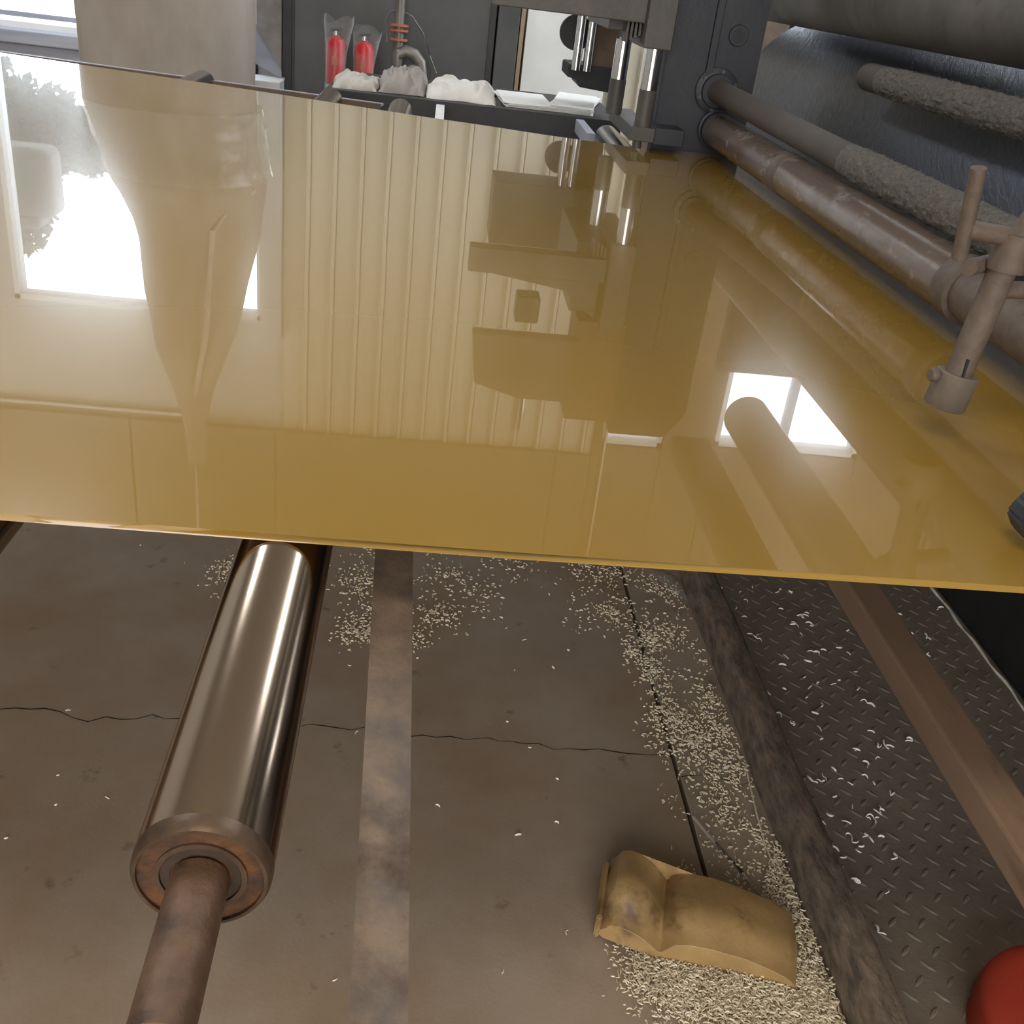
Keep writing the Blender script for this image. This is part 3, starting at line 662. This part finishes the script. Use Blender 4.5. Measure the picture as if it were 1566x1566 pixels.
# carriages with chrome pillars
def carriage(yn, label, full=True):
    t = thing('guide_carriage', label, 'machine part', (.55, yn, 1.1))
    x0 = .516; dz = 0
    put('lower_block', bx(.513, .580, yn, yn+.42, .826, .862, bev=.002), 'greymach', t)
    put('foot', cy((.540, yn+.02, .806), (.540, yn+.02, .826), .012, seg=16), 'greymach', t)
    for px, py in ((.548, yn+.028), (.500, yn+.26)):
        p = put('pillar', cy((px, py, .862), (px, py, 1.06), .0225, seg=28), 'chrome', t, smooth=True)
        put('pillar_sleeve', cy((px, py, .860), (px, py, .955), .0236, seg=28), 'greymach', p, smooth=True)
    put('upper_block', bx(.512, .586, yn, yn+.44, 1.056, 1.32, bev=.003), 'greymach', t)
    put('side_block', bx(.43, .515, yn+.12, yn+.60, 1.085, 1.30, bev=.003), 'greymach', t)
    for i in range(4): put('fin', bx(.47+.011*i, .477+.011*i, yn+.06, yn+.12, 1.062+.006*i, 1.12, bev=.001), 'greymach', t)
    put('arm_bar', bx(.11, .52, yn+.04, yn+.10, 1.112, 1.185, bev=.003), 'greymach', t)
    put('arm_gusset', prism([(.16, 1.185), (.50, 1.185), (.50, 1.30), (.40, 1.22)], 'y', yn+.055, yn+.085), 'greymach', t)
    if full:
        put('upper_arm', prism([(.14, 1.37), (.45, 1.37), (.47, 1.57), (.30, 1.57), (.16, 1.53)], 'y', yn+.04, yn+.10, bev=.003), 'greymach', t)
        put('column', bx(.45, .60, yn+.03, yn+.2, 1.30, 1.62, bev=.004), 'rustpanel', t)
        put('motor_block', bx(.26, .33, yn+.02, yn+.10, 1.24, 1.32, bev=.006), 'black', t)
        put('top_pillar', cy((.31, yn+.07, 1.57), (.31, yn+.07, 1.68), .018, seg=20), 'chrome', t, smooth=True)
carriage(2.87, 'grey guide carriage with chrome pillars standing over the far right sheet edge')
t = thing('guide_carriage', 'second carriage with slim chrome pillars and brown stained panel, behind the nearer one', 'machine part', (.55, 4.1, 1.0))
put('lower_block', prism([(.452, .915), (.452, .872), (.485, .868), (.50, .842), (.64, .832), (.64, .92)], 'y', 4.02, 4.25, bev=.003), 'black', t)
put('stained_panel', bx(.53, .63, 4.05, 4.09, .90, 1.35, bev=.002), 'rustpanel', t)
for px in (.477, .517): put('pillar', cy((px, 4.0, .90), (px, 4.0, 1.12), .017, seg=24), 'chrome', t, smooth=True)
put('wheel', cy((.470, 4.06, 1.02), (.470, 4.09, 1.02), .06, seg=32), 'black', t, smooth=True)
put('top_block', bx(.22, .66, 3.96, 4.2, 1.115, 1.35, bev=.003), 'greymach', t)
# inclined cross beams higher up (seen mirrored in the sheet)
tag(put('cross_beam', bx(.84, .97, .5, 3.04, 1.705, 1.76, bev=.005), 'greymach'), 'grey horizontal beam high over the pipe, mirrored in the sheet', 'beam')
t = thing('overhead_tube', 'brown shiny tube high above the pipe, mirrored in the sheet', 'pipe', (1.08, 3.0, 1.62))
put('tube_body', cy((1.08, 3.04, 1.62), (1.08, .5, 1.62), .075, seg=48), 'dustpipe', t, smooth=True)
put('end_cap', cy((1.08, .5, 1.62), (1.08, .48, 1.62), .088, seg=40), 'navy', t, smooth=True)

# ------------------------------------------------------------------ behind the sheet
t = thing('rear_frame', 'thin dark steel rail running along the far edge of the sheet', 'rail', (-1, 3.7, .7))
def skew_box(p, q, w, z0, z1):
    p = Vector((*p, 0)); q = Vector((*q, 0)); d = (q-p).normalized(); s = Vector((-d.y, d.x, 0))*w
    bm = bmesh.new(); vs = [bm.verts.new(v+Vector((0, 0, z))) for z in (z0, z1) for v in (p, q, q+s, p+s)]
    for f in ((0,1,2,3),(7,6,5,4),(0,4,5,1),(1,5,6,2),(2,6,7,3),(3,7,4,0)): bm.faces.new([vs[i] for i in f])
    return bm
put('rail', skew_box((-1.9, 3.83), (-.20, 3.51), .018, .70, .768), 'rustpanel', t)
put('rail_flange', skew_box((-1.9, 3.85), (-.20, 3.53), .05, .757, .764), 'frame', t)
put('leg', bx(-1.6, -1.56, 3.80, 3.84, 0, .70), 'black', t); put('leg', bx(-.3, -.26, 3.56, 3.60, 0, .70), 'black', t)

t = thing('work_table', 'black steel frame bench right behind the sheet, holding sacks and white sheets', 'bench', (.2, 4.2, 0))
put('front_beam', bx(-.42, .66, 3.90, 3.94, .66, .752, bev=.002), 'black', t)
put('top', bx(-.42, .66, 3.94, 4.62, .725, .748), 'black', t)
for lx in (-.38, .60):
    for ly in (3.93, 4.56): put('leg', bx(lx, lx+.04, ly, ly+.04, 0, .73), 'black', t)
def heap(name, x0, x1, y0, y1, z0, h, seed, m, label, cat, folds=9):
    bm = bmesh.new(); n, k = 40, 22; g = []
    for i in range(n+1):
        row = []
        for j in range(k+1):
            u, v = i/n, j/k; env = (1-(2*u-1)**4)*(1-(2*v-1)**4)
            f = noise.noise(Vector((u*folds*.5+seed, v*3, 1)))+.5*abs(noise.noise(Vector((u*folds+v*2, v*4-u*2, seed))))
            z = z0+.002+max(.0, env)**.6*h*(.62+.55*f)
            wob = .02*noise.noise(Vector((u*3, v*3, seed+5)))
            row.append(bm.verts.new((x0+(x1-x0)*u+wob, y0+(y1-y0)*v+wob, max(z0+.002, z))))
        g.append(row)
    for i in range(n):
        for j in range(k): bm.faces.new((g[i][j], g[i+1][j], g[i+1][j+1], g[i][j+1]))
    base_ = [g[i][0] for i in range(n+1)]+[g[n][j] for j in range(1, k+1)]+[g[i][k] for i in range(n-1, -1, -1)]+[g[0][j] for j in range(k-1, 0, -1)]
    low = [bm.verts.new((v.co.x, v.co.y, z0+.0005)) for v in base_]; L_ = len(base_)
    for i in range(L_): bm.faces.new((base_[i], low[i], low[(i+1)%L_], base_[(i+1)%L_]))
    bm.faces.new(low)
    return tag(put(name, bm, m, smooth=True), label, cat)
heap('cloth_heap', -.40, -.24, 3.97, 4.3, .749, .050, 2.0, 'cloth', 'pale beige cloth heaped at the left end of the black bench', 'cloth')
heap('cloth_heap', -.235, -.07, 4.0, 4.4, .749, .088, 6.3, 'clothgrey', 'crumpled grey-brown cloth between the pale cloth and the white sack', 'cloth')
heap('white_sack', -.06, .20, 3.98, 4.4, .749, .082, 4.1, 'clothwhite', 'white sack lying on the black bench below the steel pipe', 'sack', folds=5)
def sheets(x0, x1, y0, y1, z, rot_, n, label):
    t = thing('sheet_stack', label, 'sheets', ((x0+x1)/2, (y0+y1)/2, z))
    for i in range(n):
        bm = bx(x0, x1, y0, y1, z+i*.004, z+i*.004+.003)
        c = Vector(((x0+x1)/2, (y0+y1)/2, 0))
        bmesh.ops.rotate(bm, verts=bm.verts, cent=c, matrix=Matrix.Rotation(rot_+random.uniform(-.08, .08), 3, 'Z')); put('sheet', bm, 'paper', t)
sheets(.22, .41, 4.0, 4.4, .749, .1, 4, 'white flat sheets stacked beside the white sack on the bench')
sheets(.44, .60, 4.0, 4.5, .749, -.15, 6, 'taller stack of white sheets at the right end of the bench')
tag(put('cross_strut', bx(.49, .52, 3.56, 3.90, .70, .745, bev=.002), 'frame'), 'short pale steel strut between the sheet edge and the black bench', 'strut')
tag(put('cross_strut', bx(-.02, .01, 3.30, 3.90, .70, .742, bev=.002), 'white'), 'white strut end left of the bench middle, behind the sheet', 'strut')
# far furniture
t = thing('dark_cabinet', 'charcoal cabinet standing against the far wall behind the extinguishers', 'cabinet', (-.28, 5.85, 0))
put('cabinet_body', bx(-.80, .245, 5.72, 5.95, 0, 1.08, bev=.004), 'darkboard', t)
put('door', bx(-.77, .21, 5.705, 5.722, .03, 1.05, bev=.003), 'darkboard', t)
put('edge_strip', bx(-.815, -.785, 5.70, 5.95, 0, 1.08), 'black', t)
tag(put('steel_post', bx(.252, .362, 5.68, 5.90, 0, 1.08, bev=.003), 'darkboard'), 'dark steel post right of the charcoal cabinet', 'post')
tag(put('wood_plank', bx(.372, .392, 5.75, 5.90, 0, 1.08, bev=.001), 'wood'), 'raw wooden plank edge between dark post and white panel', 'plank')
tag(put('leaning_board', bx(.405, .85, 5.76, 5.90, .02, 1.09, bev=.002), 'white'), 'plain white panel leaning by the far wall beneath the guide arm', 'panel')
t = thing('stained_board', 'pale stained board standing between the beige bag and the charcoal cabinet', 'board', (-.9, 5.8, 0))
put('board_face', prism([(-.965, .80), (-.965, 1.05), (-.84, 1.05), (-.84, .60)], 'y', 5.74, 5.76), 'grime', t)
put('dark_gusset', prism([(-.99, .63), (-.99, .82), (-.965, .80), (-.84, .60), (-.84, .56)], 'y', 5.75, 5.77), 'frame', t)
tag(put('white_ledge', bx(-.99, -.82, 5.55, 5.80, .50, .565, bev=.003), 'white'), 'white ledge at the foot of the stained board', 'ledge')
tag(put('low_bench', bx(-.80, .2, 5.25, 5.66, 0, .47, bev=.005), 'greymach'), 'low grey bench in front of the charcoal cabinet', 'bench')
def extinguisher(x, y, z0, r, h, label, taller):
    t = thing('fire_extinguisher', label, 'fire extinguisher', (x, y, z0), 'bagged red fire extinguishers')
    put('cylinder', la((x, y, z0), (x, y, z0+1), [(0, r*.9), (.008, r), (h*.90, r), (h*.96, r*.8), (h*.985, r*.35), (h, r*.3)], seg=28), 'redext', t, smooth=True)
    put('label_band', la((x, y, z0+h*.10), (x, y, z0+1), [(0, r*1.01), (h*.26, r*1.01)], seg=28, capends=False), 'whitelabel', t, smooth=True)
    put('label_mark', bx(x-r*.3, x+r*.3, y-r*1.03, y-r*.9, z0+h*.62, z0+h*.74), 'orange', t)
    v = put('valve', cy((x, y, z0+h), (x, y, z0+h+.02), r*.28, seg=14), 'chrome', t)
    put('handle', prism([(x-.03, z0+h+.015), (x+.02, z0+h+.02), (x+.035, z0+h+.035), (x-.02, z0+h+.030)], 'y', y-.006, y+.006), 'black', v)
    bm = bmesh.new(); seg = 30; rings = []
    hh = taller
    for i in range(15):
        u = i/14; z = z0+.002+hh*u; flat = 1 if u < .6 else 1-.75*(u-.6)/.4; wide = 1.12+(.28 if u > .6 else 0)*(u-.6)/.4*1.6
        rings.append([bm.verts.new((x+r*(wide+.10*noise.noise(Vector((k*.9, u*9, x*20))))*math.cos(2*PI*k/seg)+(.03*(u-.6) if u > .6 else 0), y+r*1.25*flat*math.sin(2*PI*k/seg), z+(.02*math.sin(k*.5+x*9) if i == 14 else 0))) for k in range(seg)])
    for R1, R2 in zip(rings, rings[1:]):
        for i in range(seg): bm.faces.new((R1[i], R1[(i+1)%seg], R2[(i+1)%seg], R2[i]))
    b = put('plastic_bag', bm, 'bagfilm', t, smooth=True); b['label'] = 'clear plastic bag'
extinguisher(-.535, 5.45, .475, .046, .345, 'left bagged red fire extinguisher, solid red and slightly taller', .415)
extinguisher(-.398, 5.47, .475, .046, .335, 'right bagged red fire extinguisher with a pale label band', .385)
# valve pipe
t = thing('valve_pipe', 'grey steel pipe with orange flanges and an elbow before the charcoal cabinet', 'pipe', (-.24, 5.60, .47))
put('riser', cy((-.240, 5.60, .84), (-.240, 5.60, 1.10), .0235, seg=20), 'steelpipe', t, smooth=True)
put('valve_body', la((-.238, 5.60, .66), (-.238, 5.60, 1), [(0, .026), (.05, .030), (.09, .032), (.11, .026), (.15, .024), (.19, .024)], seg=20), 'steelpipe', t, smooth=True)
for z in (.885, .862, .820, .655): put('flange', cy((-.240, 5.60, z), (-.240, 5.60, z+.009), .046, seg=24), 'orange', t, smooth=True)
put('elbow', tb([(-.238, 5.585, .76), (-.20, 5.585, .775), (-.155, 5.585, .765), (-.125, 5.585, .73), (-.115, 5.585, .68), (-.115, 5.585, .60), (-.115, 5.585, .47)], .030, seg=18), 'steelpipe', t, smooth=True)
put('elbow', tb([(-.115, 5.58, .70), (-.16, 5.58, .70), (-.21, 5.58, .67), (-.24, 5.58, .60), (-.24, 5.58, .47)], .024, seg=16), 'steelpipe', t, smooth=True)
tag(put('cable_loop', tb([(-.30, 5.69, .80), (-.315, 5.69, .90), (-.29, 5.69, .945), (-.24, 5.69, .955), (-.18, 5.69, .93), (-.12, 5.69, .86), (-.08, 5.69, .76), (-.04, 5.69, .68)], .003, seg=6), 'steelpipe', smooth=True), 'thin grey cable looped over the cabinet front around the pipe', 'cable')

# hanging beige bag
def bag():
    secs = [(.05,-1.24,.34),(.45,-1.23,.365),(.75,-1.222,.372),(.95,-1.222,.375),(1.10,-1.220,.374),(1.28,-1.190,.345),(1.42,-1.155,.350),(1.47,-1.145,.335),(1.60,-1.125,.295),(1.70,-1.118,.278),(1.95,-1.146,.240),(2.12,-1.150,.210),(2.27,-1.170,.180),(2.52,-1.174,.092),(2.75,-1.176,.05),(2.95,-1.176,.045)]
    bm = bmesh.new(); seg = 72; rings = []
    zs = []; z = .05
    while z < 2.95: zs.append(z); z += .035
    for z in zs:
        for (a, b) in zip(secs, secs[1:]):
            if a[0] <= z <= b[0]:
                t = (z-a[0])/(b[0]-a[0]); cx = a[1]+(b[1]-a[1])*t; r = a[2]+(b[2]-a[2])*t
        row = []
        for k in range(seg):
            q = 2*PI*k/seg
            f = noise.noise(Vector((math.cos(q)*2.4, math.sin(q)*2.4, z*1.3)))*.05+noise.noise(Vector((math.cos(q)*7, math.sin(q)*7, z*2.2)))*.022
            if z > 1.45: f += .04*math.cos(q*7+z*2)
            # squarish plan like a bulk bag
            sq = 1/(abs(math.cos(q))**6+abs(math.sin(q))**6)**(1/6)
            sq = 1+(sq-1)*.25
            row.append(bm.verts.new((cx+r*(sq+f*(abs(math.sin(q))+.15))*math.cos(q), 5.0+r*(sq+f)*math.sin(q)*.95, z)))
        rings.append(row)
    for R1, R2 in zip(rings, rings[1:]):
        for i in range(seg): bm.faces.new((R1[i], R1[(i+1)%seg], R2[(i+1)%seg], R2[i]))
    bm.faces.new(rings[0][::-1]); bm.faces.new(rings[-1]); return bm
t = thing('bulk_bag', 'tall beige woven bulk bag before the left window, tied in toward its top', 'bag', (-1.22, 5.0, .05))
put('bag_body', bag(), 'bag', t, smooth=True)
bm = bmesh.new(); rings = []; seg = 90
for i in range(16):
    z = 1.10+.30*i/15; cx = -1.22+.07*(i/15); r = .385-.025*i/15
    rings.append([bm.verts.new((cx+(r+.016*noise.noise(Vector((math.cos(k*2*PI/seg)*9, z*22, math.sin(k*2*PI/seg)*9))))*1.03*math.cos(2*PI*k/seg), 5.0+r*1.04*math.sin(2*PI*k/seg), z)) for k in range(seg)])
for R1, R2 in zip(rings, rings[1:]):
    for i in range(seg): bm.faces.new((R1[i], R1[(i+1)%seg], R2[(i+1)%seg], R2[i]))
put('wrap_film', bm, 'film', t, smooth=True)['label'] = 'shiny clear wrap film'
put('hanging_strap', tb([(-.83, 4.85, 1.43), (-.90, 4.8, 1.46), (-1.0, 4.73, 1.60), (-1.05, 4.77, 2.1), (-1.15, 4.92, 2.5)], .014, seg=8), 'cloth', t, smooth=True)
tag(put('bag_hook_bar', cy((-1.176, 5.0, 2.9), (-1.176, 5.0, 4.42), .02, seg=12), 'steelpipe'), 'steel rod from the ceiling holding the beige bag', 'rod')

# outside: tree and box
def leafy():
    rn = random.Random(21); V = []; Fc = []
    blobs = [(-3.75,9.0,2.0,.50,.62),(-3.30,9.0,2.02,.40,.42),(-2.92,9.0,2.05,.36,.26),(-3.8,9.2,2.7,.5,.5)]
    for cx, cyy, cz, rx, rz in blobs:
        for _ in range(1500):
            q = Vector((rn.gauss(0,1), rn.gauss(0,1), rn.gauss(0,1))).normalized()*rn.random()**.4
            c = Vector((cx+q.x*rx, cyy+q.y*.35, cz+q.z*rz)); a = Vector((rn.uniform(-1,1), rn.uniform(-1,1), rn.uniform(-1,1))).normalized()
            b = a.orthogonal().normalized(); L = rn.uniform(.035,.075); b0 = len(V)
            V += [tuple(c-a*L), tuple(c+b*L*.5), tuple(c+a*L), tuple(c-b*L*.5)]; Fc.append((b0,b0+1,b0+2,b0+3))
    me = bpy.data.meshes.new('foliage'); me.from_pydata(V, [], Fc); me.update(); me.materials.append(M['tree']); return me
t = thing('yard_tree', 'dark leafy tree outside the left window, mirrored in the sheet', 'tree', (-4.4, 9.2, -1.3))
fo = bpy.data.objects.new('foliage', leafy()); COL.objects.link(fo); fo.parent = t; fo.matrix_parent_inverse = Matrix.Translation(-Vector(t.location)); fo['kind'] = 'stuff'
put('trunk', tb([(-4.4,9.2,-1.3),(-4.35,9.2,.5),(-4.1,9.1,1.8),(-3.7,9.0,2.4)], .10, seg=10, taper=lambda t: 1.2-.8*t), 'black', t, smooth=True)
put('branch', tb([(-4.1,9.1,1.8),(-3.6,9.0,1.95),(-2.9,9.0,2.05)], .03, seg=8), 'black', t, smooth=True)
t = thing('lamp_housing', 'dark rounded box on a pole outside the left window, mirrored in the sheet', 'outdoor unit', (-3.2, 7.6, 1.86))
put('housing', bx(-3.7, -2.68, 7.45, 7.75, 1.86, 2.34, bev=.07, seg=4), 'greymach', t)
put('hood', bx(-3.7, -2.80, 7.48, 7.72, 2.33, 2.42, bev=.03, seg=3), 'greymach', t)
put('pole', cy((-3.6, 7.6, -1.3), (-3.6, 7.6, 1.9), .05, seg=12), 'black', t)
# outside: ground and dark foliage seen mirrored in the sheet through the left window
struct('ground_outside', bx(-30, 30, 6.3, 40, -1.4, -1.3), 'asphalt')
